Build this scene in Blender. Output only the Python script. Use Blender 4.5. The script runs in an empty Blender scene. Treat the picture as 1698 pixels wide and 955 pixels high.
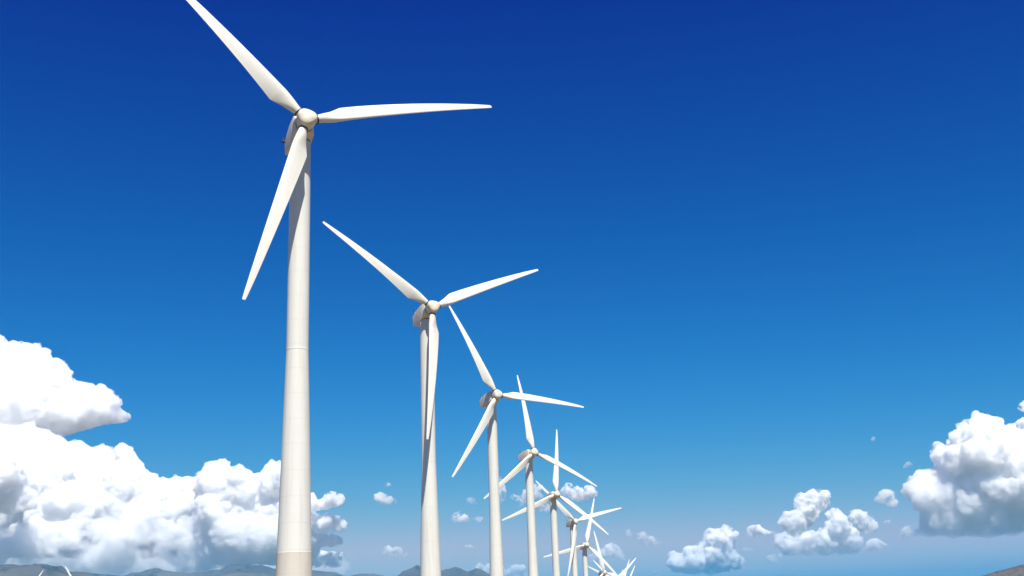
import bpy, bmesh, math, random
import numpy as np
from mathutils import Vector, Matrix

sc = bpy.context.scene
C = sc.collection
rng = np.random.default_rng(7)

# ------------------------------------------------------------------ camera
F_PX, PW, PH = 1864.13, 1698.0, 955.0
PITCH, ROLL = math.radians(15.7857), math.radians(-2.1863)
fwd = Vector((0, math.cos(PITCH), math.sin(PITCH)))
rt0 = Vector((1, 0, 0)); up0 = rt0.cross(fwd)
RT = rt0 * math.cos(ROLL) + up0 * math.sin(ROLL)
UP = -rt0 * math.sin(ROLL) + up0 * math.cos(ROLL)
cam_d = bpy.data.cameras.new('camera'); cam = bpy.data.objects.new('camera', cam_d); C.objects.link(cam)
m = Matrix((RT, UP, -fwd)).transposed().to_4x4()
cam.matrix_world = m
cam_d.sensor_width = 36.0; cam_d.lens = 36.0 * F_PX / PW
cam_d.clip_start = 0.1; cam_d.clip_end = 90000
sc.camera = cam

def ray(px, py):
    """direction seen at a point of the view, with unit forward distance in plan (y = 1)"""
    d = RT * ((px - PW / 2) / F_PX) - UP * ((py - PH / 2) / F_PX) + fwd
    return d / d.y

# ------------------------------------------------------------------ sky and sun
SUN_AZ, SUN_EL = 15.0, 60.0           # degrees to the right of straight behind the camera, and above the horizon
w = bpy.data.worlds.new("World"); sc.world = w; w.use_nodes = True
nt = w.node_tree; bg = nt.nodes['Background']
sky = nt.nodes.new('ShaderNodeTexSky'); sky.sky_type = 'NISHITA'; sky.sun_disc = False
sky.sun_elevation = math.radians(SUN_EL); sky.sun_rotation = math.radians(180 - SUN_AZ)
sky.altitude = 1000; sky.air_density = 1.0; sky.dust_density = 0.3; sky.ozone_density = 3.0
SKY_K = (0.95, 0.98, 1.02)
# deepen the desert sky: red falls off faster than blue away from the horizon
sep = nt.nodes.new('ShaderNodeSeparateColor'); com = nt.nodes.new('ShaderNodeCombineColor')
nt.links.new(sky.outputs[0], sep.inputs[0])
def chain(src, dst, ops):
    for op, v in ops:
        n_ = nt.nodes.new('ShaderNodeMath'); n_.operation = op; n_.inputs[1].default_value = v; n_.inputs[2].default_value = 1.6
        nt.links.new(src, n_.inputs[0]); src = n_.outputs[0]
    nt.links.new(src, dst)
chain(sep.outputs[0], com.inputs[0], [('MULTIPLY', 0.2695), ('POWER', 3.5), ('SMOOTH_MIN', 4.4), ('MULTIPLY', 1.34 * SKY_K[0])])
chain(sep.outputs[1], com.inputs[1], [('SUBTRACT', 1.29), ('MAXIMUM', 0.0), ('MULTIPLY', 0.95 * SKY_K[1])])
chain(sep.outputs[2], com.inputs[2], [('SUBTRACT', 0.30), ('MAXIMUM', 0.0), ('MULTIPLY', 1.08), ('SMOOTH_MIN', 6.6), ('MULTIPLY', SKY_K[2])])
nt.links.new(com.outputs[0], bg.inputs[0])
bg.inputs[1].default_value = 0.068

sun_d = bpy.data.lights.new('sun', 'SUN'); sun_d.energy = 5.0; sun_d.angle = math.radians(0.55); sun_d.color = (1.0, 0.95, 0.865)
sun = bpy.data.objects.new('sun', sun_d); C.objects.link(sun)
sdir = Vector((math.sin(math.radians(SUN_AZ)) * math.cos(math.radians(SUN_EL)),
               -math.cos(math.radians(SUN_AZ)) * math.cos(math.radians(SUN_EL)), math.sin(math.radians(SUN_EL))))
sun.rotation_euler = sdir.to_track_quat('Z', 'Y').to_euler()

sc.view_settings.view_transform = 'Standard'; sc.view_settings.look = 'None'
sc.view_settings.exposure = 0.55; sc.view_settings.gamma = 1.0; sc.view_settings.use_curve_mapping = False
sc.render.engine = 'CYCLES'
cy = sc.cycles
cy.use_denoising = True; cy.max_bounces = 44; cy.diffuse_bounces = 3; cy.glossy_bounces = 2; cy.volume_bounces = 40
cy.transparent_max_bounces = 16; cy.use_adaptive_sampling = True; cy.adaptive_threshold = 0.015

# ------------------------------------------------------------------ helpers
def tag(o, label=None, cat=None, group=None, kind=None):
    if label: o['label'] = label
    if cat: o['category'] = cat
    if group: o['group'] = group
    if kind: o['kind'] = kind
    return o

def mesh_obj(name, verts, faces, mat=None, parent=None, smooth=True, sharp=None, mats=None, fmat=None):
    me = bpy.data.meshes.new(name); me.from_pydata([tuple(v) for v in verts], [], faces); me.update()
    if mats:
        for q in mats: me.materials.append(q)
        if fmat is not None: me.polygons.foreach_set('material_index', fmat)
    elif mat: me.materials.append(mat)
    if smooth: me.shade_smooth()
    if sharp is not None: me.set_sharp_from_angle(angle=math.radians(sharp))
    o = bpy.data.objects.new(name, me); C.objects.link(o)
    if parent: o.parent = parent
    return o

def loft(rings, cap0=True, cap1=True):
    n = len(rings[0]); V = [p for r in rings for p in r]; F = []
    for i in range(len(rings) - 1):
        for j in range(n):
            a, b = i * n + j, i * n + (j + 1) % n
            F.append((a, b, b + n, a + n))
    if cap0: F.append(tuple(range(n - 1, -1, -1)))
    if cap1: F.append(tuple(range((len(rings) - 1) * n, len(rings) * n)))
    return V, F

def merge(parts):
    V, F = [], []
    for v, f in parts:
        k = len(V); V += list(v); F += [tuple(i + k for i in q) for q in f]
    return V, F

def ring(r, z, n=48, cx=0, cy_=0):
    return [(cx + r * math.cos(2 * math.pi * i / n), cy_ + r * math.sin(2 * math.pi * i / n), z) for i in range(n)]

def tube(p0, p1, r0, r1=None, n=12):
    r1 = r0 if r1 is None else r1
    p0, p1 = Vector(p0), Vector(p1); d = (p1 - p0).normalized()
    a = d.orthogonal().normalized(); b = d.cross(a)
    return loft([[tuple(p + (a * math.cos(2*math.pi*i/n) + b * math.sin(2*math.pi*i/n)) * r) for i in range(n)] for p, r in ((p0, r0), (p1, r1))])

def box(x0, x1, y0, y1, z0, z1):
    V = [(x0,y0,z0),(x1,y0,z0),(x1,y1,z0),(x0,y1,z0),(x0,y0,z1),(x1,y0,z1),(x1,y1,z1),(x0,y1,z1)]
    return V, [(0,3,2,1),(4,5,6,7),(0,1,5,4),(1,2,6,5),(2,3,7,6),(3,0,4,7)]

def nodes(mat):
    mat.use_nodes = True; t = mat.node_tree
    return t, t.nodes['Principled BSDF'], t.nodes, t.links

def paint(name, base, dirt, rough=0.42, dirt_amt=0.35, scale=(1, 1, 0.12), spec=0.4, panels=False, grime=None):
    """weathered painted steel or fibreglass: faint blotches, run-off streaks, fine grain"""
    mt = bpy.data.materials.new(name); t, p, N, L = nodes(mt)
    tc = N.new('ShaderNodeTexCoord'); mp = N.new('ShaderNodeMapping'); mp.inputs['Scale'].default_value = scale
    oi = N.new('ShaderNodeObjectInfo')
    addv = N.new('ShaderNodeVectorMath'); addv.operation = 'ADD'
    sc3 = N.new('ShaderNodeVectorMath'); sc3.operation = 'SCALE'; sc3.inputs['Scale'].default_value = 37.0
    L.new(oi.outputs['Random'], sc3.inputs[0]); L.new(tc.outputs['Object'], addv.inputs[0]); L.new(sc3.outputs[0], addv.inputs[1])
    L.new(addv.outputs[0], mp.inputs['Vector'])
    n1 = N.new('ShaderNodeTexNoise'); n1.inputs['Scale'].default_value = 2.2; n1.inputs['Detail'].default_value = 7; n1.inputs['Roughness'].default_value = 0.62
    L.new(mp.outputs[0], n1.inputs['Vector'])
    r1 = N.new('ShaderNodeValToRGB'); r1.color_ramp.elements[0].position = 0.47; r1.color_ramp.elements[1].position = 0.78
    L.new(n1.outputs['Fac'], r1.inputs['Fac'])
    n2 = N.new('ShaderNodeTexNoise'); n2.inputs['Scale'].default_value = 0.35; n2.inputs['Detail'].default_value = 4
    L.new(addv.outputs[0], n2.inputs['Vector'])
    f = N.new('ShaderNodeMath'); f.operation = 'MULTIPLY'; L.new(r1.outputs['Color'], f.inputs[0]); f.inputs[1].default_value = dirt_amt
    g = N.new('ShaderNodeMath'); g.operation = 'MULTIPLY_ADD'; L.new(n2.outputs['Fac'], g.inputs[0]); g.inputs[1].default_value = 0.25; L.new(f.outputs[0], g.inputs[2])
    last = g.outputs[0]
    mixc = N.new('ShaderNodeMix'); mixc.data_type = 'RGBA'; mixc.inputs[6].default_value = (*base, 1); mixc.inputs[7].default_value = (*dirt, 1)
    if grime:
        sz = N.new('ShaderNodeSeparateXYZ'); L.new(tc.outputs['Object'], sz.inputs[0])
        mg = N.new('ShaderNodeMapRange'); mg.inputs[1].default_value = grime[1]; mg.inputs[2].default_value = grime[2]; mg.inputs[3].default_value = grime[3]; mg.inputs[4].default_value = 0.0
        L.new(sz.outputs[grime[0]], mg.inputs[0])
        n3 = N.new('ShaderNodeTexNoise'); n3.inputs['Scale'].default_value = 3.0; n3.inputs['Detail'].default_value = 6; L.new(mp.outputs[0], n3.inputs['Vector'])
        mgn = N.new('ShaderNodeMath'); mgn.operation = 'MULTIPLY'; L.new(mg.outputs[0], mgn.inputs[0]); L.new(n3.outputs['Fac'], mgn.inputs[1])
        ad = N.new('ShaderNodeMath'); ad.operation = 'ADD'; ad.use_clamp = True; L.new(last, ad.inputs[0]); L.new(mgn.outputs[0], ad.inputs[1]); last = ad.outputs[0]
    L.new(last, mixc.inputs[0]); col = mixc.outputs[2]
    if panels:
        # rolled-plate seams: thin slightly darker rings every 2.9 m
        sx = N.new('ShaderNodeSeparateXYZ'); L.new(tc.outputs['Object'], sx.inputs[0])
        md = N.new('ShaderNodeMath'); md.operation = 'PINGPONG'; L.new(sx.outputs['Z'], md.inputs[0]); md.inputs[1].default_value = 1.45
        lt = N.new('ShaderNodeMath'); lt.operation = 'LESS_THAN'; L.new(md.outputs[0], lt.inputs[0]); lt.inputs[1].default_value = 0.035
        ml = N.new('ShaderNodeMath'); ml.operation = 'MULTIPLY'; L.new(lt.outputs[0], ml.inputs[0]); ml.inputs[1].default_value = 0.15
        m2 = N.new('ShaderNodeMix'); m2.data_type = 'RGBA'; L.new(ml.outputs[0], m2.inputs[0]); L.new(col, m2.inputs[6]); m2.inputs[7].default_value = (0.30, 0.28, 0.24, 1)
        col = m2.outputs[2]
    L.new(col, p.inputs['Base Color'])
    rr = N.new('ShaderNodeMapRange'); rr.inputs[3].default_value = rough - 0.06; rr.inputs[4].default_value = rough + 0.12
    L.new(n1.outputs['Fac'], rr.inputs[0]); L.new(rr.outputs[0], p.inputs['Roughness'])
    p.inputs['Specular IOR Level'].default_value = spec
    bm_ = N.new('ShaderNodeBump'); bm_.inputs['Strength'].default_value = 0.12; bm_.inputs['Distance'].default_value = 0.02
    L.new(n1.outputs['Fac'], bm_.inputs['Height']); L.new(bm_.outputs[0], p.inputs['Normal'])
    return mt

def plain(name, base, rough=0.6, metal=0.0):
    mt = bpy.data.materials.new(name); t, p, N, L = nodes(mt)
    n1 = N.new('ShaderNodeTexNoise'); n1.inputs['Scale'].default_value = 6; n1.inputs['Detail'].default_value = 5
    tc = N.new('ShaderNodeTexCoord'); L.new(tc.outputs['Object'], n1.inputs['Vector'])
    mixc = N.new('ShaderNodeMix'); mixc.data_type = 'RGBA'
    mixc.inputs[6].default_value = (*[c * 0.8 for c in base], 1); mixc.inputs[7].default_value = (*[c * 1.2 for c in base], 1)
    L.new(n1.outputs['Fac'], mixc.inputs[0]); L.new(mixc.outputs[2], p.inputs['Base Color'])
    p.inputs['Roughness'].default_value = rough; p.inputs['Metallic'].default_value = metal
    return mt

M_TOWER = paint('tower_paint', (0.765, 0.755, 0.675), (0.52, 0.49, 0.41), 0.45, 0.42, (0.9, 0.9, 0.05), panels=True, grime=('Z', 55.0, 44.0, 0.5))
M_BASE = paint('tower_base_paint', (0.69, 0.64, 0.54), (0.50, 0.43, 0.33), 0.6, 0.35, (0.9, 0.9, 0.10), panels=True)
M_BLADE = paint('blade_gelcoat', (0.805, 0.79, 0.70), (0.60, 0.52, 0.38), 0.36, 0.22, (1.2, 1.2, 0.15), grime=('Z', 1.0, 5.5, 0.7))
M_NAC = paint('nacelle_gelcoat', (0.78, 0.72, 0.58), (0.44, 0.29, 0.12), 0.45, 0.65, (0.8, 0.8, 0.35))
M_HUB = paint('spinner_gelcoat', (0.78, 0.72, 0.59), (0.50, 0.34, 0.14), 0.42, 0.55, (0.9, 0.9, 0.5))
M_DARK = plain('dark_rubber', (0.03, 0.025, 0.02), 0.7)
M_STEEL = plain('galvanised_steel', (0.35, 0.35, 0.34), 0.45, 0.8)

# ------------------------------------------------------------------ wind turbines
# rotor centre, heading, rotor angle.  The camera's eye is at the origin, 1.7 m above its ground.
ROT_R, TILT, HUB_H, OVER = 25.0, math.radians(7.85), 56.0, 3.0
TUR = [
 (-23.903, 124.027, 56.951, 0.40, 0.225), (-14.599, 197.819, 52.797, 0.471, 2.502), (-4.685, 271.398, 49.723, 0.519, 2.02),
 (4.81, 346.955, 45.239, 0.604, 1.679), (13.509, 420.709, 39.166, 0.445, 1.441), (23.914, 503.181, 34.69, 0.442, 2.335),
 (32.999, 587.365, 28.633, 0.368, 1.275), (48.6, 690.0, 17.2, 0.332, 1.728), (59.233, 740.0, 12.65, 0.646, 0.628),
 (65.0, 790.0, 9.6, 0.227, 0.20), (75.846, 905.0, 9.899, 0.489, 1.1), (82.784, 960.0, 8.013, 0.436, 0.995),
 (92.604, 1010.0, 2.9, 0.419, 1.763), (-303.27, 800.0, 16.786, 0.454, 0.017), (-676.965, 1600.0, 51.443, 0.506, 1.047)]
LAB = [
 'largest and nearest white wind turbine, its upper left blade leaving the top of the frame',
 'second nearest white wind turbine, its lowest blade hanging straight down before its tower',
 'third white wind turbine of the row, one blade pointing right nearly level',
 'fourth white wind turbine, its lower left blade passing behind the third tower',
 'fifth white wind turbine, one blade pointing straight up beside a small cloud',
 'sixth white wind turbine, its three blades spread in a Y shape',
 'seventh white wind turbine, the farthest whose tower is seen',
 'wind turbine with its hub at the bottom edge, just right of the seventh tower',
 'distant wind turbine showing one bright blade pointing up right, hub below the frame',
 'distant wind turbine showing one thin blade tip up left, behind the seventh turbine',
 'distant turbine blade tip crossing behind the bright up right blade',
 'rightmost distant blade tip at the bottom edge, alone at the end of the row',
 'shortest distant blade tip at the bottom edge, between the last hubs of the row',
 'lone white blade tip rising in front of the left mountains, well away from the row',
 'tiny pale blade tip against the far left mountain, faintest of all the turbines']

def lerp_table(tab, x):
    for (a, b), (c, d) in zip(tab, tab[1:]):
        if x <= c: return b + (d - b) * (x - a) / (c - a)
    return tab[-1][1]

def blade_mesh():
    """span along +Z, leading edge +X, windward side -Y"""
    chord = [(1.15, 1.0), (1.5, 1.04), (2.0, 1.20), (2.6, 1.44), (3.3, 1.72), (4.0, 2.0), (4.55, 2.22), (4.7, 2.24), (7, 2.04), (10, 1.78), (14, 1.46), (18, 1.12), (22, 0.76), (24.2, 0.50), (24.85, 0.40), (25, 0.30)]
    thick = [(1.15, 1.0), (1.5, 0.96), (2.0, 0.84), (2.6, 0.70), (3.3, 0.54), (4.0, 0.39), (4.7, 0.315), (7, 0.26), (10, 0.22), (14, 0.19), (18, 0.17), (25, 0.14)]
    twist = [(1.15, 21), (4.7, 19), (7, 14), (10, 10), (14, 6.5), (18, 4.5), (25, 3)]
    ax = [(1.15, 0.5), (1.5, 0.48), (4.7, 0.30), (25, 0.30)]
    rr = [1.15, 1.5, 2.0, 2.3, 2.6, 2.95, 3.3, 3.65, 4.0, 4.3, 4.55, 4.7, 5.2, 6, 7, 8.5, 10, 12, 14, 16, 18, 20, 22, 23.2, 24.2, 24.6, 24.85, 25.0]
    n = 28; rings = []
    for r in rr:
        c = lerp_table(chord, r); t = lerp_table(thick, r) * c; th = math.radians(lerp_table(twist, r)); a0 = lerp_table(ax, r)
        round_ = max(0.0, min(1.0, (4.0 - r) / 2.0)); round_ = round_ * round_ * (3 - 2 * round_)
        tt = (r - 1) / 24.0; pre = -2.2 * tt * (1 - tt)          # bent slightly by the wind
        pts = []
        for k in range(n):
            u = 2 * math.pi * k / n
            s = 0.5 - 0.5 * math.cos(u)                       # 0 leading edge .. 1 trailing edge
            sg = 1 if u < math.pi else -1
            prof = 5 * (0.2969 * math.sqrt(max(s, 0)) - 0.1260 * s - 0.3516 * s * s + 0.2843 * s ** 3 - 0.1036 * s ** 4)
            camber = 0.10 * s * (1 - s) * 2
            ya = (sg * prof * (1.15 if sg > 0 else 0.85)) * t + camber * t + 0.0
            yc = 0.5 * t * math.sin(u)
            x = (a0 - s) * c; y = ya * (1 - round_) + yc * round_
            xx = x * math.cos(th) + y * math.sin(th); yy = -x * math.sin(th) + y * math.cos(th)
            pts.append((xx, yy + pre, r))
        rings.append(pts)
    return loft(rings)

def spinner_mesh():
    prof = [(0.95, 1.04), (0.90, 1.15), (0.55, 1.20), (0.0, 1.23), (-0.55, 1.23), (-0.80, 1.18), (-0.98, 1.04), (-1.08, 0.86), (-1.15, 0.60), (-1.18, 0.30), (-1.19, 0.08)]
    n = 60; rings = []
    for y, r in prof:
        pts = []
        for i in range(n):
            a = 2 * math.pi * i / n
            lob = math.cos(3 * a)                              # a lobe over each blade root
            k = 1 + 0.085 * lob * (1 if y > -0.9 else 0.8)
            pts.append((.95 * r * k * math.sin(a), y, .95 * r * k * math.cos(a)))
        rings.append(pts)
    return loft(rings)

def rrect(y, hw, zt, zb, rad, nc=5):
    pts = []
    for cx, cz, a0 in ((hw - rad, zt - rad, 0), (-hw + rad, zt - rad, 90), (-hw + rad * 0.6, zb + rad * 0.6, 180), (hw - rad * 0.6, zb + rad * 0.6, 270)):
        q = rad if a0 < 180 else rad * 0.6
        for k in range(nc + 1):
            a = math.radians(a0 + 90 * k / nc)
            pts.append((cx + q * math.cos(a), y, cz + q * math.sin(a)))
    return pts

def nacelle_parts():
    S = [(1.00, 0.98, 1.02, -1.02, 0.45), (1.12, 1.10, 1.18, -1.14, 0.35), (1.5, 1.24, 1.32, -1.28, 0.20), (3.0, 1.27, 1.36, -1.34, 0.14), (4.30, 1.27, 1.30, -1.34, 0.14)]
    front = loft([rrect(*s) for s in S])
    S2 = [(4.34, 1.26, 1.29, -1.33, 0.14), (5.5, 1.24, 1.12, -1.24, 0.14), (6.78, 1.20, 0.86, -1.10, 0.14), (6.86, 1.10, 0.78, -1.02, 0.12)]
    return front, loft([rrect(*s) for s in S2])

BLADE = mesh_obj('blade', *blade_mesh(), M_BLADE, sharp=50)
SPIN = mesh_obj('spinner', *spinner_mesh(), M_HUB, sharp=35)
nf, nr = nacelle_parts()
TEMPL = {
 'nacelle': mesh_obj('nacelle', *merge([nf]), M_NAC, sharp=35),
 'rear_cover': mesh_obj('rear_cover', *nr, M_NAC, sharp=35),
 'main_bearing': mesh_obj('main_bearing', *loft([[(r * math.sin(2*math.pi*i/40), y, r * math.cos(2*math.pi*i/40)) for i in range(40)] for y, r in ((0.93, 1.06), (1.03, 1.06))]), M_DARK),
 'root_collar': mesh_obj('root_collar', *loft([ring(0.58, 1.26, 32), ring(0.60, 1.28, 32), ring(0.60, 1.40, 32), ring(0.56, 1.42, 32)]), M_DARK, sharp=40),
 'sensor_mast': mesh_obj('sensor_mast', *merge([tube((-0.85, 6.3, 0.7), (-0.85, 6.3, 1.75), 0.035), tube((-1.05, 6.3, 1.6), (-0.65, 6.3, 1.6), 0.025)]), M_STEEL),
 'sensor_head': mesh_obj('sensor_head', *merge([loft([ring(0.05, 1.62, 12, -1.05, 6.3), ring(0.13, 1.68, 12, -1.05, 6.3), ring(0.13, 1.80, 12, -1.05, 6.3), ring(0.05, 1.86, 12, -1.05, 6.3)]),
                                  box(-0.80, -0.50, 6.28, 6.32, 1.62, 1.82)]), M_DARK, smooth=False),
 'warning_lamp': mesh_obj('warning_lamp', *merge([box(-1.60, -1.10, 6.05, 6.17, 0.22, 0.32), box(-1.72, -1.36, 5.95, 6.27, 0.32, 0.42),
                                  loft([ring(0.17, 0.42, 16, -1.54, 6.11), ring(0.17, 0.72, 16, -1.54, 6.11), ring(0.08, 0.80, 16, -1.54, 6.11)])]), M_DARK, smooth=False),
}
protos = [BLADE, SPIN] + list(TEMPL.values())

def put(src, parent, mat4):
    o = src.copy(); C.objects.link(o); o.parent = parent; o.matrix_parent_inverse = Matrix(); o.matrix_basis = mat4
    return o

def tower_profile(H):           # radii by depth under the rotor centre
    return [(1.55, 1.13), (1.9, 1.22), (27.6, 1.275), (50.4, 1.90), (H, 2.06)]

def tower_mesh(zs, H):
    prof = tower_profile(H); rings = []
    for z in zs: rings.append(ring(lerp_table(prof, H - z), z, 56))
    return rings

BASES = []
zb_ = HUB_H - 50.4
tw_zs = [zb_ + 0.0] + list(np.linspace(zb_ + 2, HUB_H - 27.6 - .01, 10)) + [HUB_H - 27.6 + .01] + list(np.linspace(HUB_H - 25, HUB_H - 2.0, 10)) + [HUB_H - 1.62]
TOWER = mesh_obj('tower', *loft(tower_mesh(tw_zs, HUB_H)), M_TOWER, sharp=30)
BASE = mesh_obj('base_section', *loft([ring(2.07, -2.0, 56), ring(2.06, 0, 56), ring(1.925, zb_ - 0.15, 56), ring(1.93, zb_ - 0.02, 56), ring(1.91, zb_, 56)]), M_BASE, sharp=40)
FL = mesh_obj('flange', *merge([loft([ring(1.29, HUB_H - 27.66, 56), ring(1.295, HUB_H - 27.62, 56), ring(1.295, HUB_H - 27.55, 56), ring(1.285, HUB_H - 27.5, 56)])]), M_TOWER, sharp=40)
YAW = mesh_obj('yaw_ring', *loft([ring(1.22, HUB_H - 1.68, 48), ring(1.24, HUB_H - 1.64, 48), ring(1.24, HUB_H - 1.30, 48), ring(1.15, HUB_H - 1.2, 48)]), M_DARK, sharp=40)
dv = [(math.sin(a) , -math.cos(a)) for a in np.linspace(-0.22, 0.22, 9)]
def door_part(r0, zlo, zhi):
    o_ = [(x * r0[0], y * r0[0], zlo) for x, y in dv] + [(x * r0[1], y * r0[1], zhi) for x, y in dv]
    i_ = [(x * (r0[0] - .08), y * (r0[0] - .08), zlo) for x, y in dv] + [(x * (r0[1] - .08), y * (r0[1] - .08), zhi) for x, y in dv]
    V = o_ + i_; n = 9; F = []
    for k in range(n - 1): F += [(k, k + 1, k + 1 + n, k + n), (k + 2*n + 1, k + 2*n, k + 3*n, k + 3*n + 1), (k + n, k + n + 1, k + 3*n + 1, k + 3*n), (k + 1, k, k + 2*n, k + 2*n + 1)]
    F += [(0, n, 3*n, 2*n), (n - 1, 3*n - 1, 4*n - 1, 2*n - 1)]
    return V, F
DOOR = mesh_obj('door', *door_part((2.09, 2.04), 0.5, 2.6), M_BASE, sharp=30)
protos += [TOWER, BASE, FL, YAW, DOOR]

for i, (px_, py_, pz_, psi, phi) in enumerate(TUR):
    a = Vector((math.sin(psi) * math.cos(TILT), -math.cos(psi) * math.cos(TILT), math.sin(TILT)))
    P = Vector((px_, py_, pz_))
    bx, by = px_ - math.sin(psi) * OVER, py_ + math.cos(psi) * OVER
    bz = pz_ - HUB_H
    BASES.append((bx, by, bz))
    t = bpy.data.objects.new('wind_turbine', None); C.objects.link(t); t.empty_display_size = 3
    t.location = (bx, by, bz)
    tag(t, LAB[i], 'wind turbine', 'white three bladed wind turbines')
    I = Matrix.Identity(4)
    tw = put(TOWER, t, I); put(BASE, tw, I); put(FL, tw, I)
    put(YAW, tw, I); put(DOOR, tw, Matrix.Rotation(0.6, 4, 'Z'))
    tag(tw.children[0] if False else tw, None)
    # nacelle frame: local -Y = rotor axis, origin = rotor centre
    Rn = Matrix.Rotation(psi, 4, 'Z') @ Matrix.Rotation(-TILT, 4, 'X')
    chk = Rn @ Vector((0, -1, 0))
    T_ = Matrix.Translation(P - Vector((bx, by, bz))) @ Rn
    nac = put(TEMPL['nacelle'], t, T_)
    put(TEMPL['rear_cover'], nac, I); put(TEMPL['main_bearing'], nac, I)
    if i == 0:
        put(TEMPL['warning_lamp'], nac, I)
    else:
        put(TEMPL['sensor_mast'], nac, I); put(TEMPL['sensor_head'], nac, I)
    # phi measured from local +X towards +Z; a blade's span is local +Z
    ang0 = math.pi / 2 - phi
    put(SPIN, t, T_ @ Matrix.Rotation(ang0, 4, 'Y'))
    for k in range(3):
        Rb = T_ @ Matrix.Rotation(math.pi / 2 - (phi + k * 2 * math.pi / 3), 4, 'Y')
        b = put(BLADE, t, Rb)
        put(TEMPL['root_collar'], b, I)
for p in protos: bpy.data.objects.remove(p)

# ------------------------------------------------------------------ ground
def vnoise(x, y, seed=0):
    xi, yi = np.floor(x).astype(np.int64), np.floor(y).astype(np.int64); xf, yf = x - xi, y - yi
    def h(a, b):
        q = (a * 374761393 + b * 668265263 + seed * 974634777) & 0xFFFFFFFF
        q = ((q ^ (q >> 13)) * 1274126177) & 0xFFFFFFFF
        return ((q ^ (q >> 16)) & 0xFFFF) / 65535.0
    u, v = xf * xf * (3 - 2 * xf), yf * yf * (3 - 2 * yf)
    return (h(xi, yi) * (1 - u) + h(xi + 1, yi) * u) * (1 - v) + (h(xi, yi + 1) * (1 - u) + h(xi + 1, yi + 1) * u) * v
def fbm(x, y, o=5, seed=0, ridged=False):
    s = 0; a = 0.5; tot = 0
    for k in range(o):
        n_ = vnoise(x * 2 ** k + 13.7 * k, y * 2 ** k - 7.1 * k, seed + k)
        if ridged: n_ = 1 - np.abs(2 * n_ - 1)
        s = s + a * n_; tot += a; a *= 0.5
    return s / tot

CP = [(0, 0, -1.7), (0, -60, -2.5), (-40, 20, -1.8), (40, 20, -2.2), (60, 120, -3), (-90, 120, 0), (-120, -80, -2), (120, -80, -4),
      (-200, 300, -12), (200, 300, -14), (-250, 600, -34), (250, 700, -44), (0, 1500, -60), (-900, 900, -35), (900, 900, -50), (-600, -600, -10), (600, -600, -12),
      (1500, 2500, -60), (-1500, 2500, -40), (0, 3500, -60), (-3000, 0, -40), (3000, 0, -40), (0, -3000, -30), (0, 8000, -60), (8000, 0, -60), (-8000, 0, -60), (0, -8000, -60)] + BASES
CPa = np.array(CP)
def ground_h(x, y):
    num = 0; den = 0
    for cx_, cy2, cz in CPa:
        w_ = 1.0 / (((x - cx_) ** 2 + (y - cy2) ** 2) + 30.0) ** 2
        num = num + w_ * cz; den = den + w_
    d = np.sqrt(x * x + y * y)
    return num / den + (fbm(x / 40, y / 40, 4, 3) - 0.5) * np.minimum(1.5, d / 80) * 0.8
rad = np.concatenate([[0.0], np.geomspace(3, 33000, 122)]); az = np.linspace(0, 2 * math.pi, 181)[:-1]
RR, AA = np.meshgrid(rad[1:], az, indexing='ij')
gx, gy = RR * np.sin(AA), RR * np.cos(AA); gz = ground_h(gx, gy)
V = [(0, 0, -1.7)] + list(zip(gx.ravel(), gy.ravel(), gz.ravel())); na = len(az); F = []
for j in range(na): F.append((0, 1 + (j + 1) % na, 1 + j))
for i in range(len(rad) - 2):
    for j in range(na):
        a_, b_ = 1 + i * na + j, 1 + i * na + (j + 1) % na
        F.append((a_, b_, b_ + na, a_ + na))
def earth(name, c1, c2, c3, s1, s2, bump):
    mt = bpy.data.materials.new(name); t, p, N, L = nodes(mt)
    tc = N.new('ShaderNodeTexCoord')
    n1 = N.new('ShaderNodeTexNoise'); n1.inputs['Scale'].default_value = s1; n1.inputs['Detail'].default_value = 9; n1.inputs['Roughness'].default_value = 0.65
    n2 = N.new('ShaderNodeTexNoise'); n2.inputs['Scale'].default_value = s2; n2.inputs['Detail'].default_value = 6; n2.inputs['Roughness'].default_value = 0.7
    L.new(tc.outputs['Object'], n1.inputs['Vector']); L.new(tc.outputs['Object'], n2.inputs['Vector'])
    a1 = N.new('ShaderNodeMix'); a1.data_type = 'RGBA'; a1.inputs[6].default_value = (*c1, 1); a1.inputs[7].default_value = (*c2, 1)
    r = N.new('ShaderNodeValToRGB'); r.color_ramp.elements[0].position = .38; r.color_ramp.elements[1].position = .62; L.new(n1.outputs['Fac'], r.inputs['Fac']); L.new(r.outputs['Color'], a1.inputs[0])
    a2 = N.new('ShaderNodeMix'); a2.data_type = 'RGBA'; a2.inputs[7].default_value = (*c3, 1); L.new(a1.outputs[2], a2.inputs[6])
    r2 = N.new('ShaderNodeValToRGB'); r2.color_ramp.elements[0].position = .54; r2.color_ramp.elements[1].position = .62; L.new(n2.outputs['Fac'], r2.inputs['Fac']); L.new(r2.outputs['Color'], a2.inputs[0])
    L.new(a2.outputs[2], p.inputs['Base Color']); p.inputs['Roughness'].default_value = 0.95; p.inputs['Specular IOR Level'].default_value = 0.1
    b = N.new('ShaderNodeBump'); b.inputs['Strength'].default_value = 0.6; b.inputs['Distance'].default_value = bump
    L.new(n2.outputs['Fac'], b.inputs['Height']); L.new(b.outputs[0], p.inputs['Normal'])
    return mt
M_GROUND = earth('desert_sand', (0.15, 0.118, 0.072), (0.20, 0.155, 0.095), (0.07, 0.065, 0.035), 0.02, 0.35, 0.3)
M_ROCK = earth('mountain_rock', (0.085, 0.076, 0.068), (0.15, 0.13, 0.112), (0.045, 0.048, 0.038), 0.0016, 0.008, 60.0)
M_HILL = earth('hill_rock', (0.075, 0.066, 0.056), (0.135, 0.112, 0.098), (0.042, 0.042, 0.034), 0.012, 0.035, 10.0)
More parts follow.
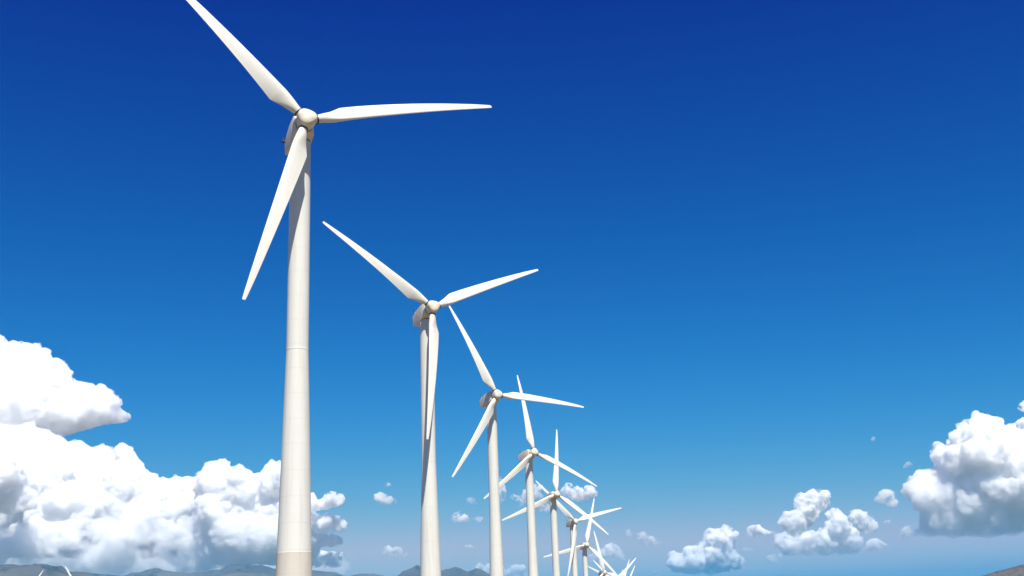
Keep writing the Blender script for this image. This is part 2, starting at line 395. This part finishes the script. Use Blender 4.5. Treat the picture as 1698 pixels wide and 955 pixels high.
tag(mesh_obj('ground', V, F, M_GROUND), 'pale sandy desert ground under the turbines', kind='structure')

# ------------------------------------------------------------------ mountains
def elev(px, py): return ray(px, py).z
def az_of(px, py): r = ray(px, py); return math.atan2(r.x, r.y)
def ridge(name, prof, R0, depth, mat, label, amp, seed, lo, ncol=700, nrow=70, rough=26.0):
    """heightfield in plan: crest at distance R0, falling to the plain on both sides"""
    A = np.array([az_of(x, y) for x, y in prof]); E = np.array([elev(x, y) * math.cos(az_of(x, y)) for x, y in prof])
    az_ = np.linspace(A[0], A[-1], ncol); top = np.interp(az_, A, E) * R0
    s = np.linspace(-1, 1, nrow)
    S, Z = np.meshgrid(s, az_, indexing='ij'); Tp = np.broadcast_to(top, S.shape)
    Rr = R0 + S * depth
    X, Y = Rr * np.sin(Z), Rr * np.cos(Z)
    prof_s = np.clip(1 - np.abs(S) ** 1.25, 0, 1)
    n_ = fbm(X / amp, Y / amp, 7, seed, True) - 0.62
    fine = fbm(X / (amp * .12), Y / (amp * .12), 4, seed + 5, True) - 0.6
    crest = np.exp(-(S * 9) ** 2)
    H = lo + (Tp - lo) * prof_s * (1 + 0.85 * n_ * (1 - crest)) + fine * rough * prof_s * (0.25 + 0.75 * (1 - crest))
    V = list(zip(X.ravel(), Y.ravel(), H.ravel())); F = []
    for i in range(nrow - 1):
        for j in range(ncol - 1):
            a_ = i * ncol + j; F.append((a_, a_ + 1, a_ + 1 + ncol, a_ + ncol))
    return tag(mesh_obj(name, V, F, mat), label, kind='structure')

P_FAR = [(-500, 985), (-300, 962), (-120, 940), (0, 939), (60, 941), (120, 950), (165, 955), (200, 957), (225, 952), (245, 947), (265, 948), (300, 953), (330, 951), (352, 948), (383, 944), (400, 943), (430, 945),
         (470, 945), (500, 944), (530, 946), (556, 949), (575, 956), (596, 951), (620, 951), (645, 956), (662, 958), (690, 955), (735, 957), (760, 962), (840, 968), (1000, 975), (1250, 980), (1500, 972), (1700, 960), (2200, 980)]
P_PEAK = [(560, 985), (640, 962), (668, 951), (682, 944), (690, 942.5), (698, 946), (712, 949), (733, 953), (744, 950.5), (750, 947), (756, 945), (762, 946), (768, 949), (775, 950.5), (783, 946), (789, 942.5), (795, 942), (801, 945), (810, 951),
          (825, 956), (850, 962), (900, 974), (980, 990)]
P_NEAR = [(-500, 960), (-260, 930), (-100, 938), (0, 936), (22, 935.5), (45, 939), (62, 943.5), (85, 944.5), (110, 948), (140, 951), (158, 957), (185, 964), (240, 975), (330, 990)]
P_FRONT = [(230, 985), (330, 962), (360, 957), (378, 951), (396, 948.5), (415, 950), (445, 952), (480, 951), (510, 953), (560, 962), (620, 972), (700, 990)]
P_HILL = [(1480, 990), (1560, 972), (1600, 963), (1622, 956.5), (1640, 950.5), (1655, 946.5), (1668, 943), (1682, 939), (1698, 935.5), (1730, 930), (1780, 922), (1850, 925), (1950, 945), (2100, 990)]
ridge('mountains', P_FAR, 10600, 1500, M_ROCK, 'far blue grey mountain range along the bottom edge on the left', 1500, 11, -60, 900)
ridge('mountains', P_PEAK, 9600, 1000, M_ROCK, 'pair of purple grey peaks between the second and third towers', 900, 23, -60, 400)
ridge('mountains', P_FRONT, 8300, 800, M_ROCK, 'lighter brown ridge in front of the blue range left of the nearest tower', 700, 31, -60, 400)
ridge('mountains', P_NEAR, 6600, 900, M_ROCK, 'nearer grey brown mountain at the left edge', 700, 37, -60, 500, rough=18)
ridge('hill', P_HILL, 2700, 500, M_HILL, 'brown rocky hill slope at the bottom right corner', 260, 41, -60, 500, rough=9)

bpy.context.view_layer.update()
HAZE_TOP = max(max((o.matrix_world @ Vector(c)).z for c in o.bound_box) for o in bpy.data.objects if o.name.startswith(('mountains', 'hill'))) + 15

# ------------------------------------------------------------------ clouds
# Each cloud is a closed, lumpy body kilometres away, filled with scattering water mist (no surface).
def vnoise3(p, seed):
    i = np.floor(p).astype(np.int64); f = p - i; f = f * f * (3 - 2 * f)
    def h(a, b, c):
        q = (a * 374761393 + b * 668265263 + c * 2147483647 + seed * 974634777) & 0xFFFFFFFF
        q = ((q ^ (q >> 13)) * 1274126177) & 0xFFFFFFFF
        q = ((q ^ (q >> 15)) * 2246822519) & 0xFFFFFFFF
        return ((q ^ (q >> 16)) & 0xFFFF) / 65535.0
    x, y, z = i.T; u, v, w_ = f.T; r = 0
    for dx in (0, 1):
        for dy in (0, 1):
            for dz in (0, 1):
                r = r + h(x + dx, y + dy, z + dz) * (u if dx else 1 - u) * (v if dy else 1 - v) * (w_ if dz else 1 - w_)
    return r

def inside_sdf(poly, xs, ys):
    """distance to the outline for grid points inside it, negative outside"""
    P = np.array(poly, float); Q = np.roll(P, -1, 0)
    X, Y = np.meshgrid(xs, ys); d = np.full(X.shape, 1e9); ins = np.zeros(X.shape, bool)
    for (x1, y1), (x2, y2) in zip(P, Q):
        ex, ey = x2 - x1, y2 - y1; L2 = ex * ex + ey * ey + 1e-9
        t = np.clip(((X - x1) * ex + (Y - y1) * ey) / L2, 0, 1)
        d = np.minimum(d, np.hypot(X - x1 - t * ex, Y - y1 - t * ey))
        if y1 != y2: ins ^= ((y1 > Y) != (y2 > Y)) & (X < ex * (Y - y1) / (y2 - y1) + x1)
    return np.where(ins, d, -d), X, Y

ICO = None
def ico():
    global ICO
    if ICO is None:
        b = bmesh.new(); bmesh.ops.create_icosphere(b, subdivisions=2, radius=1.0)
        ICO = (np.array([v.co[:] for v in b.verts]), np.array([[v.index for v in f.verts] for f in b.faces])); b.free()
    return ICO

def cloud(poly, D, density, label, rmin=4.0, rmax=60.0, voxel=2.2, lump=1.0, seed=1, flat=0.6, kids=7, wisp=0.0, ragged=None, nscale=15.0, base=0.05, rate=0.3, inflate=1.14, lo=.43, hi=.66, gain=6.5):
    if ragged is None: ragged = rmin <= 3.5
    r_ = np.random.default_rng(seed)
    lowest = min(ray(x_, y_).z for x_, y_ in poly)
    D = max(D, (HAZE_TOP + 130) / lowest * 1.03)
    P = np.array(poly, float); x0, y0 = P.min(0); x1, y1 = P.max(0)
    st = max(1.0, rmin / 3); sd, X, Y = inside_sdf(poly, np.arange(x0, x1 + st, st), np.arange(y0, y1 + st, st))
    bal = []; rem = sd.copy()
    for k in range(260):
        j = int(np.argmax(rem)); d = rem.flat[j]
        if d < rmin * .6: break
        r = min(sd.flat[j], rmax); cx_, cy2 = X.flat[j], Y.flat[j]
        r = max(r, rmin * .7)
        dep = r_.uniform(-1, 1) * min(rmax, 2.2 * r) * flat
        bal.append((cx_, cy2, dep, r * (inflate if ragged else 1.0)))
        dist = np.hypot(X - cx_, Y - cy2); rem = np.where(dist < r * 0.8, -1, rem)
    allb = list(bal)
    for (cx_, cy2, dep, r) in bal:                     # cauliflower lumps, mostly on the upper and sunny sides
        if r < rmin * 1.6: continue
        n_ = int(kids + r / 6)
        for q in range(n_):
            v = r_.normal(size=3); v /= np.linalg.norm(v)
            if v[2] > 0.5: v[2] *= -0.6; v /= np.linalg.norm(v)
            if v[1] > 0.35: continue                   # (image down) leave the base smoother
            kr = r * r_.uniform(.20, .42)
            c_ = (cx_ + v[0] * (r - kr * .35), cy2 + v[1] * (r - kr * .35), dep + v[2] * (r - kr * .2))
            allb.append((*c_, kr))
            if kr > rmin * 1.4:
                for q2 in range(4):
                    v2 = r_.normal(size=3) + v * .8; v2 /= np.linalg.norm(v2)
                    k2 = kr * r_.uniform(.28, .5)
                    allb.append((c_[0] + v2[0] * kr * .85, c_[1] + v2[1] * kr * .85, c_[2] + v2[2] * kr * .85, k2))
    iv, if_ = ico(); s = D / F_PX
    VV, FF = [], []; k = 0
    for (bx_, by_, dep, r) in allb:
        c0 = ray(bx_, by_); c = np.array([c0.x, 1.0, c0.z]) * (D + dep * s)
        VV.append(iv * r * s * np.array([1.0, 1.1, 1.0]) + c); FF.append(if_ + k); k += len(iv)
    VV = np.concatenate(VV); FF = np.concatenate(FF)
    me = bpy.data.meshes.new('cloud'); me.from_pydata(VV.tolist(), [], FF.tolist()); me.update()
    o = bpy.data.objects.new('cloud', me); C.objects.link(o)
    md = o.modifiers.new('r', 'REMESH'); md.mode = 'VOXEL'; md.voxel_size = voxel * s; md.adaptivity = 0
    dg = bpy.context.evaluated_depsgraph_get(); me2 = bpy.data.meshes.new_from_object(o.evaluated_get(dg)); o.modifiers.clear()
    o.data = me2; me2.name = 'cloud'; bpy.data.meshes.remove(me)
    nv = len(me2.vertices); co = np.empty(nv * 3); me2.vertices.foreach_get('co', co); co = co.reshape(-1, 3)
    no = np.empty(nv * 3); me2.vertex_normals.foreach_get('vector', no); no = no.reshape(-1, 3)
    dsp = 0
    for (L_, A_) in ((30, 6.0), (15, 4.6), (8, 3.0), (4.4, 1.9), (2.6, 1.0)):
        if L_ > (x1 - x0): continue
        dsp = dsp + A_ * (np.abs(2 * vnoise3(co / (L_ * s) + 5.3 * L_, seed + int(L_)) - 1) - 0.32)
    soft = np.where(no[:, 2] < -0.2, 0.5, 1.0)
    co = co + no * (dsp * soft * lump * s * min(1.0, (y1 - y0) / 40.0 + .15))[:, None]
    if wisp > 0:
        co = co + (np.stack([vnoise3(co / (9 * s), seed + k) for k in (91, 92, 93)], 1) - .5) * wisp * 9 * s
    me2.vertices.foreach_set('co', co.ravel()); me2.update(); me2.shade_smooth()
    mt = bpy.data.materials.new('cloud_mist'); mt.use_nodes = True; t = mt.node_tree; t.nodes.remove(t.nodes['Principled BSDF'])
    pv = t.nodes.new('ShaderNodeVolumePrincipled'); pv.inputs['Density'].default_value = density / s; pv.inputs['Color'].default_value = (0.995, 0.995, 0.995, 1)
    pv.inputs['Anisotropy'].default_value = CLOUD_G
    t.links.new(pv.outputs[0], t.nodes['Material Output'].inputs['Volume']); me2.materials.clear(); me2.materials.append(mt)
    if ragged:
        N, L = t.nodes, t.links; tc = N.new('ShaderNodeTexCoord'); n1 = N.new('ShaderNodeTexNoise'); n1.inputs['Scale'].default_value = 1 / (nscale * s)
        n1.inputs['Detail'].default_value = 5.5; n1.inputs['Roughness'].default_value = 0.6
        L.new(tc.outputs['Object'], n1.inputs['Vector'])
        mr = N.new('ShaderNodeMapRange'); mr.interpolation_type = 'SMOOTHSTEP'; mr.inputs[1].default_value = lo; mr.inputs[2].default_value = hi
        mr.inputs[3].default_value = 0.0; mr.inputs[4].default_value = gain * density / s
        L.new(n1.outputs['Fac'], mr.inputs[0])
        sx = N.new('ShaderNodeSeparateXYZ'); L.new(tc.outputs['Object'], sx.inputs[0])     # thinner towards its base
        zl, zh = float(co[:, 2].min()), float(co[:, 2].max())
        mz = N.new('ShaderNodeMapRange'); mz.inputs[1].default_value = zl; mz.inputs[2].default_value = zl + (zh - zl) * .6; mz.inputs[3].default_value = base; mz.inputs[4].default_value = 1.0
        L.new(sx.outputs['Z'], mz.inputs[0])
        ml = N.new('ShaderNodeMath'); ml.operation = 'MULTIPLY'; L.new(mr.outputs[0], ml.inputs[0]); L.new(mz.outputs[0], ml.inputs[1]); L.new(ml.outputs[0], pv.inputs['Density'])
        mt.cycles.volume_step_rate = rate
    else:
        mt.cycles.homogeneous_volume = True
    return tag(o, label, kind='stuff')
CLOUD_G = 0.0

A1 = [(-260, 560), (-90, 545), (0, 563), (15, 565), (30, 572), (45, 570), (58, 569), (68, 580), (84, 590), (100, 593), (110, 605), (115, 625), (117, 634), (135, 640), (155, 640), (170, 636), (190, 650), (198, 662), (197, 672), (208, 683),
      (218, 684), (221, 690), (215, 698), (190, 702), (165, 707), (150, 712), (130, 717), (108, 724), (60, 770), (-260, 800)]
A2 = [(-260, 745), (0, 762), (20, 752), (40, 758), (60, 752), (78, 750), (90, 748), (100, 758), (108, 772), (122, 788), (150, 790), (178, 784), (188, 762), (193, 742), (197, 734), (206, 731), (217, 740), (225, 757), (238, 775), (250, 790), (262, 800),
      (270, 795), (285, 790), (300, 793), (310, 798), (322, 792), (340, 790), (350, 810), (352, 905), (300, 925), (-260, 925)]
A5 = [(-260, 690), (60, 705), (100, 722), (112, 733), (124, 728), (138, 729), (148, 741), (158, 738), (166, 736), (180, 737), (188, 746), (198, 760), (215, 790), (200, 830), (-260, 830)]
A3 = [(-160, 742), (0, 733), (8, 745), (10, 755), (22, 755), (30, 760), (38, 775), (42, 800), (55, 815), (63, 830), (62, 845), (40, 848), (20, 852), (-160, 850)]
B1 = [(330, 830), (325, 790), (333, 784), (335, 770), (345, 763), (355, 762), (366, 757), (375, 759), (380, 768), (384, 775), (398, 771), (410, 774), (420, 783), (421, 792), (430, 790), (436, 785), (440, 775), (447, 768), (455, 764),
      (470, 762), (495, 780), (512, 826), (520, 850), (525, 900), (520, 938), (340, 935), (330, 880)]
B2 = [(500, 835), (514, 829), (530, 826), (540, 819), (552, 815), (565, 818), (573, 825), (572, 834), (560, 840), (545, 845), (500, 850)]
B3 = [(490, 860), (530, 853), (555, 856), (570, 862), (577, 873), (572, 880), (545, 883), (490, 885)]
B4 = [(480, 890), (530, 885), (560, 887), (570, 897), (566, 906), (530, 908), (480, 908)]
B5 = [(460, 915), (500, 910), (520, 918), (535, 913), (555, 917), (566, 911), (572, 918), (574, 932), (560, 940), (460, 942)]
A4 = [(-260, 880), (-40, 868), (20, 872), (60, 862), (90, 868), (130, 858), (170, 862), (200, 872), (240, 858), (290, 866), (330, 850), (380, 862), (420, 880), (440, 900), (430, 935), (300, 950), (-260, 950)]
A6 = [(-260, 905), (0, 898), (120, 906), (260, 900), (400, 908), (500, 915), (585, 930), (575, 957), (-260, 962)]
D_ = [(1106, 925), (1112, 914), (1120, 914), (1128, 921), (1134, 910), (1140, 906), (1160, 908), (1170, 905), (1168, 893), (1172, 884), (1182, 883), (1188, 876), (1205, 873), (1218, 876), (1220, 890), (1215, 905), (1225, 920), (1238, 930), (1235, 942), (1180, 952), (1110, 950)]
E_ = [(1235, 888), (1240, 873), (1253, 870), (1270, 877), (1288, 882), (1285, 890), (1240, 891)]
F1 = [(1292, 872), (1295, 855), (1305, 848), (1318, 845), (1317, 830), (1325, 820), (1338, 818), (1348, 810), (1362, 812), (1375, 810), (1375, 825), (1370, 842), (1358, 848), (1355, 860), (1345, 868), (1332, 880), (1322, 892), (1305, 888)]
F2 = [(1283, 905), (1285, 890), (1297, 884), (1310, 888), (1325, 880), (1338, 884), (1350, 888), (1365, 875), (1372, 862), (1366, 850), (1380, 842), (1392, 843), (1400, 855), (1412, 868), (1425, 885), (1430, 905), (1420, 920), (1300, 921)]
F3 = [(1412, 858), (1420, 846), (1435, 848), (1450, 860), (1453, 878), (1440, 884), (1425, 882)]
F4 = [(1428, 914), (1440, 895), (1455, 895), (1472, 900), (1475, 908), (1465, 913)]
G_ = [(1449, 832), (1455, 820), (1462, 813), (1470, 815), (1478, 812), (1482, 822), (1489, 830), (1489, 842), (1475, 842), (1465, 838)]
G2 = [(1488, 897), (1494, 878), (1503, 870), (1513, 876), (1508, 888)]
H_ = [(1494, 812), (1500, 800), (1508, 790), (1520, 784), (1535, 778), (1548, 780), (1556, 784), (1550, 770), (1540, 762), (1548, 747), (1547, 735), (1555, 733), (1570, 738), (1580, 726), (1582, 712), (1592, 703), (1610, 703), (1625, 700),
      (1640, 701), (1655, 703), (1665, 712), (1675, 715), (1690, 718), (1760, 700), (1850, 760), (1930, 880), (1698, 882), (1640, 892), (1540, 890), (1505, 893), (1525, 870), (1530, 850), (1520, 835), (1505, 830), (1496, 822)]
I1 = [(1687, 676), (1694, 667), (1710, 664), (1725, 672), (1720, 684), (1692, 683)]
I2 = [(1682, 702), (1691, 696), (1720, 690), (1760, 700), (1760, 715), (1690, 715)]
BIG = dict(nscale=16.0, base=.7, rate=.06, inflate=1.04, lo=.34, hi=.56, gain=2.2)
CL = [
 (A1, 21500, .085, 'smooth bright white cloud top reaching highest at the left edge', dict(rmax=75, lump=.8, seed=3, voxel=2.0, kids=9, flat=.3, ragged=True, **BIG)),
 (A2, 19000, .17, 'broad billowing white cloud bank at the left under the highest cloud', dict(rmax=55, seed=4, voxel=1.9, kids=10, lump=.85, ragged=True, **BIG)),
 (A5, 20500, .10, 'smooth pale grey cloud body between the highest cloud and the bright bank', dict(rmax=45, seed=25, lump=.6, kids=5)),
 (A3, 17000, .14, 'grey shaded cloud lump at the left edge in front of the white bank', dict(rmax=35, seed=5, ragged=True, **BIG)),
 (A6, 27000, .05, 'dull blue grey cloud strip low behind the left mountains', dict(rmax=24, seed=26, lump=.7, kids=5)),
 (A4, 16500, .045, 'soft flat grey cloud layer just above the left mountains', dict(rmax=30, seed=6, lump=1.1, ragged=True, nscale=45, base=.4, rate=.2)),
 (B1, 17500, .15, 'heaped cloud with two rounded towers just left of the nearest turbine tower', dict(rmax=40, seed=7, kids=12, voxel=1.8, ragged=True, **BIG)),
 (B2, 17000, .16, 'small puffed cloud arm pointing right of the nearest tower', dict(rmin=3, seed=8)),
 (B3, 17100, .14, 'upper flat cloud shelf right of the nearest tower', dict(rmin=3, seed=9)),
 (B4, 17300, .10, 'middle flat cloud shelf right of the nearest tower', dict(rmin=3, seed=10)),
 (B5, 16800, .16, 'lowest cloud shelf right of the nearest tower, above the mountains', dict(rmin=3, seed=11)),
 (D_, 18000, .22, 'low heaped cloud with a rounded tower right of the last turbines', dict(rmin=3.5, rmax=22, seed=12, kids=12)),
 (E_, 17600, .15, 'short flat cloud between the two heaped clouds on the right', dict(rmin=3, seed=13)),
 (F1, 17200, .20, 'upper tower of the ragged middle right cloud', dict(rmin=3.5, rmax=20, seed=14)),
 (F2, 17300, .17, 'ragged base of the middle right cloud', dict(rmin=3.5, rmax=18, seed=15)),
 (F3, 17000, .15, 'small puff on the right shoulder of the ragged middle right cloud', dict(rmin=3, seed=16)),
 (F4, 17100, .08, 'thin low puff below the ragged middle right cloud', dict(rmin=3, seed=17)),
 (G_, 17800, .06, 'thin isolated puff left of the big right cloud', dict(rmin=3, seed=18)),
 (G2, 17900, .06, 'thin wisp at the lower left foot of the big right cloud', dict(rmin=2.5, seed=19)),
 (H_, 18500, .13, 'big white cumulus with grey base at the right edge', dict(rmax=55, seed=20, kids=12, voxel=1.9, ragged=True, **{**BIG, 'base': .08})),
 (I1, 19000, .14, 'topmost small cloud fragment at the right edge', dict(rmin=3, seed=21)),
 (I2, 19000, .12, 'second small cloud fragment at the right edge, above the big cumulus', dict(rmin=3, seed=22)),
]
SM = [
 ([(620, 820), (632, 814), (645, 818), (658, 832), (655, 838), (630, 836), (621, 828)], .06, 'small ragged puff between the two nearest towers, upper one'),
 ([(632, 803), (640, 799), (651, 803), (648, 808), (636, 807)], .03, 'faintest scrap of cloud between the two nearest towers'),
 ([(748, 866), (752, 855), (762, 848), (773, 852), (780, 860), (795, 856), (801, 862), (790, 868)], .07, 'small flat bottomed puff between the second and third towers'),
 ([(629, 918), (640, 907), (665, 908), (681, 916), (672, 921), (665, 928), (650, 920)], .06, 'low puff between the two nearest towers with a drooping base'),
 ([(766, 909), (774, 902), (783, 904), (787, 910)], .05, 'tiny low puff between the second and third towers'),
 ([(770, 834), (776, 825), (786, 824), (791, 834), (780, 838)], .02, 'faint veil left of the third tower'),
 ([(740, 954), (746, 944), (755, 940), (765, 943), (772, 953)], .08, 'white cap cloud behind the left purple peak'),
 ([(783, 958), (785, 945), (788, 934), (797, 934), (800, 943), (812, 935), (830, 936), (850, 935), (872, 941), (875, 960)], .07, 'white cloud behind the right purple peak'),
 ([(822, 795), (830, 790), (836, 798), (838, 815), (838, 832), (828, 837), (822, 820)], .05, 'pale puff touching the right side of the third tower'),
 ([(842, 824), (850, 818), (862, 820), (869, 812), (882, 805), (897, 806), (899, 824), (880, 834), (866, 840), (850, 827)], .05, 'pale puff crossed by the fourth tower'),
 ([(880, 842), (895, 835), (912, 838), (914, 848), (885, 850)], .05, 'flat pale puff between the fourth and fifth towers'),
 ([(929, 824), (933, 809), (942, 803), (951, 810), (961, 811), (970, 808), (979, 805), (988, 811), (991, 823), (975, 834), (950, 831)], .11, 'brightest small cloud right of the fifth turbine hub'),
 ([(975, 928), (990, 914), (1003, 904), (1018, 901), (1030, 911), (1041, 926), (1036, 931), (985, 931)], .07, 'rounded pale cloud behind the last turbine blades'),
 ([(1038, 876), (1047, 876), (1050, 888), (1047, 900), (1040, 897)], .03, 'thin upright wisp right of the last turbines'),
 ([(1052, 884), (1066, 881), (1082, 887), (1094, 898), (1108, 900), (1080, 906), (1062, 896)], .05, 'slanting ragged wisp right of the last turbines'),
 ([(1076, 958), (1082, 948), (1092, 947), (1098, 958)], .06, 'small puff at the bottom edge left of the low heaped cloud'),
 ([(1225, 912), (1236, 907), (1252, 908), (1254, 914), (1236, 916)], .02, 'faint scrap between the right heaped clouds'),
 ([(1260, 930), (1275, 922), (1290, 918), (1302, 926), (1288, 932)], .05, 'small flat puff under the ragged middle right cloud'),
 ([(1463, 868), (1472, 861), (1481, 865), (1478, 874), (1468, 874)], .03, 'faint scrap below the isolated puff'),
 ([(1445, 733), (1447, 723), (1453, 724), (1452, 734)], .02, 'tiny high wisp left of the big right cloud'),
 ([(1494, 775), (1505, 766), (1516, 770), (1512, 778), (1500, 779)], .015, 'faint high veil left of the big right cloud'),
]
for k, (poly, dd, lab) in enumerate(SM):
    CL.append((poly, 17000 + 180 * k, dd, lab, dict(rmin=1.8, rmax=10, seed=40 + k, voxel=1.1, kids=4, wisp=.6, nscale=11.0)))
for poly, D, dens, lab, kw in CL: cloud(poly, D, dens, lab, **kw)

# ------------------------------------------------------------------ haze
hz = mesh_obj('haze', *box(-34000, 34000, -34000, 34000, -140, HAZE_TOP), None, smooth=False)
mh = bpy.data.materials.new('haze_air'); mh.use_nodes = True; t = mh.node_tree; t.nodes.remove(t.nodes['Principled BSDF'])
pv = t.nodes.new('ShaderNodeVolumePrincipled'); pv.inputs['Density'].default_value = 5.4e-5; pv.inputs['Color'].default_value = (0.09, 0.50, 0.86, 1)
pv.inputs['Anisotropy'].default_value = 0.0
t.links.new(pv.outputs[0], t.nodes['Material Output'].inputs['Volume'])
hz.data.materials.append(mh); tag(hz, 'thin blue desert air over the plain', kind='stuff')
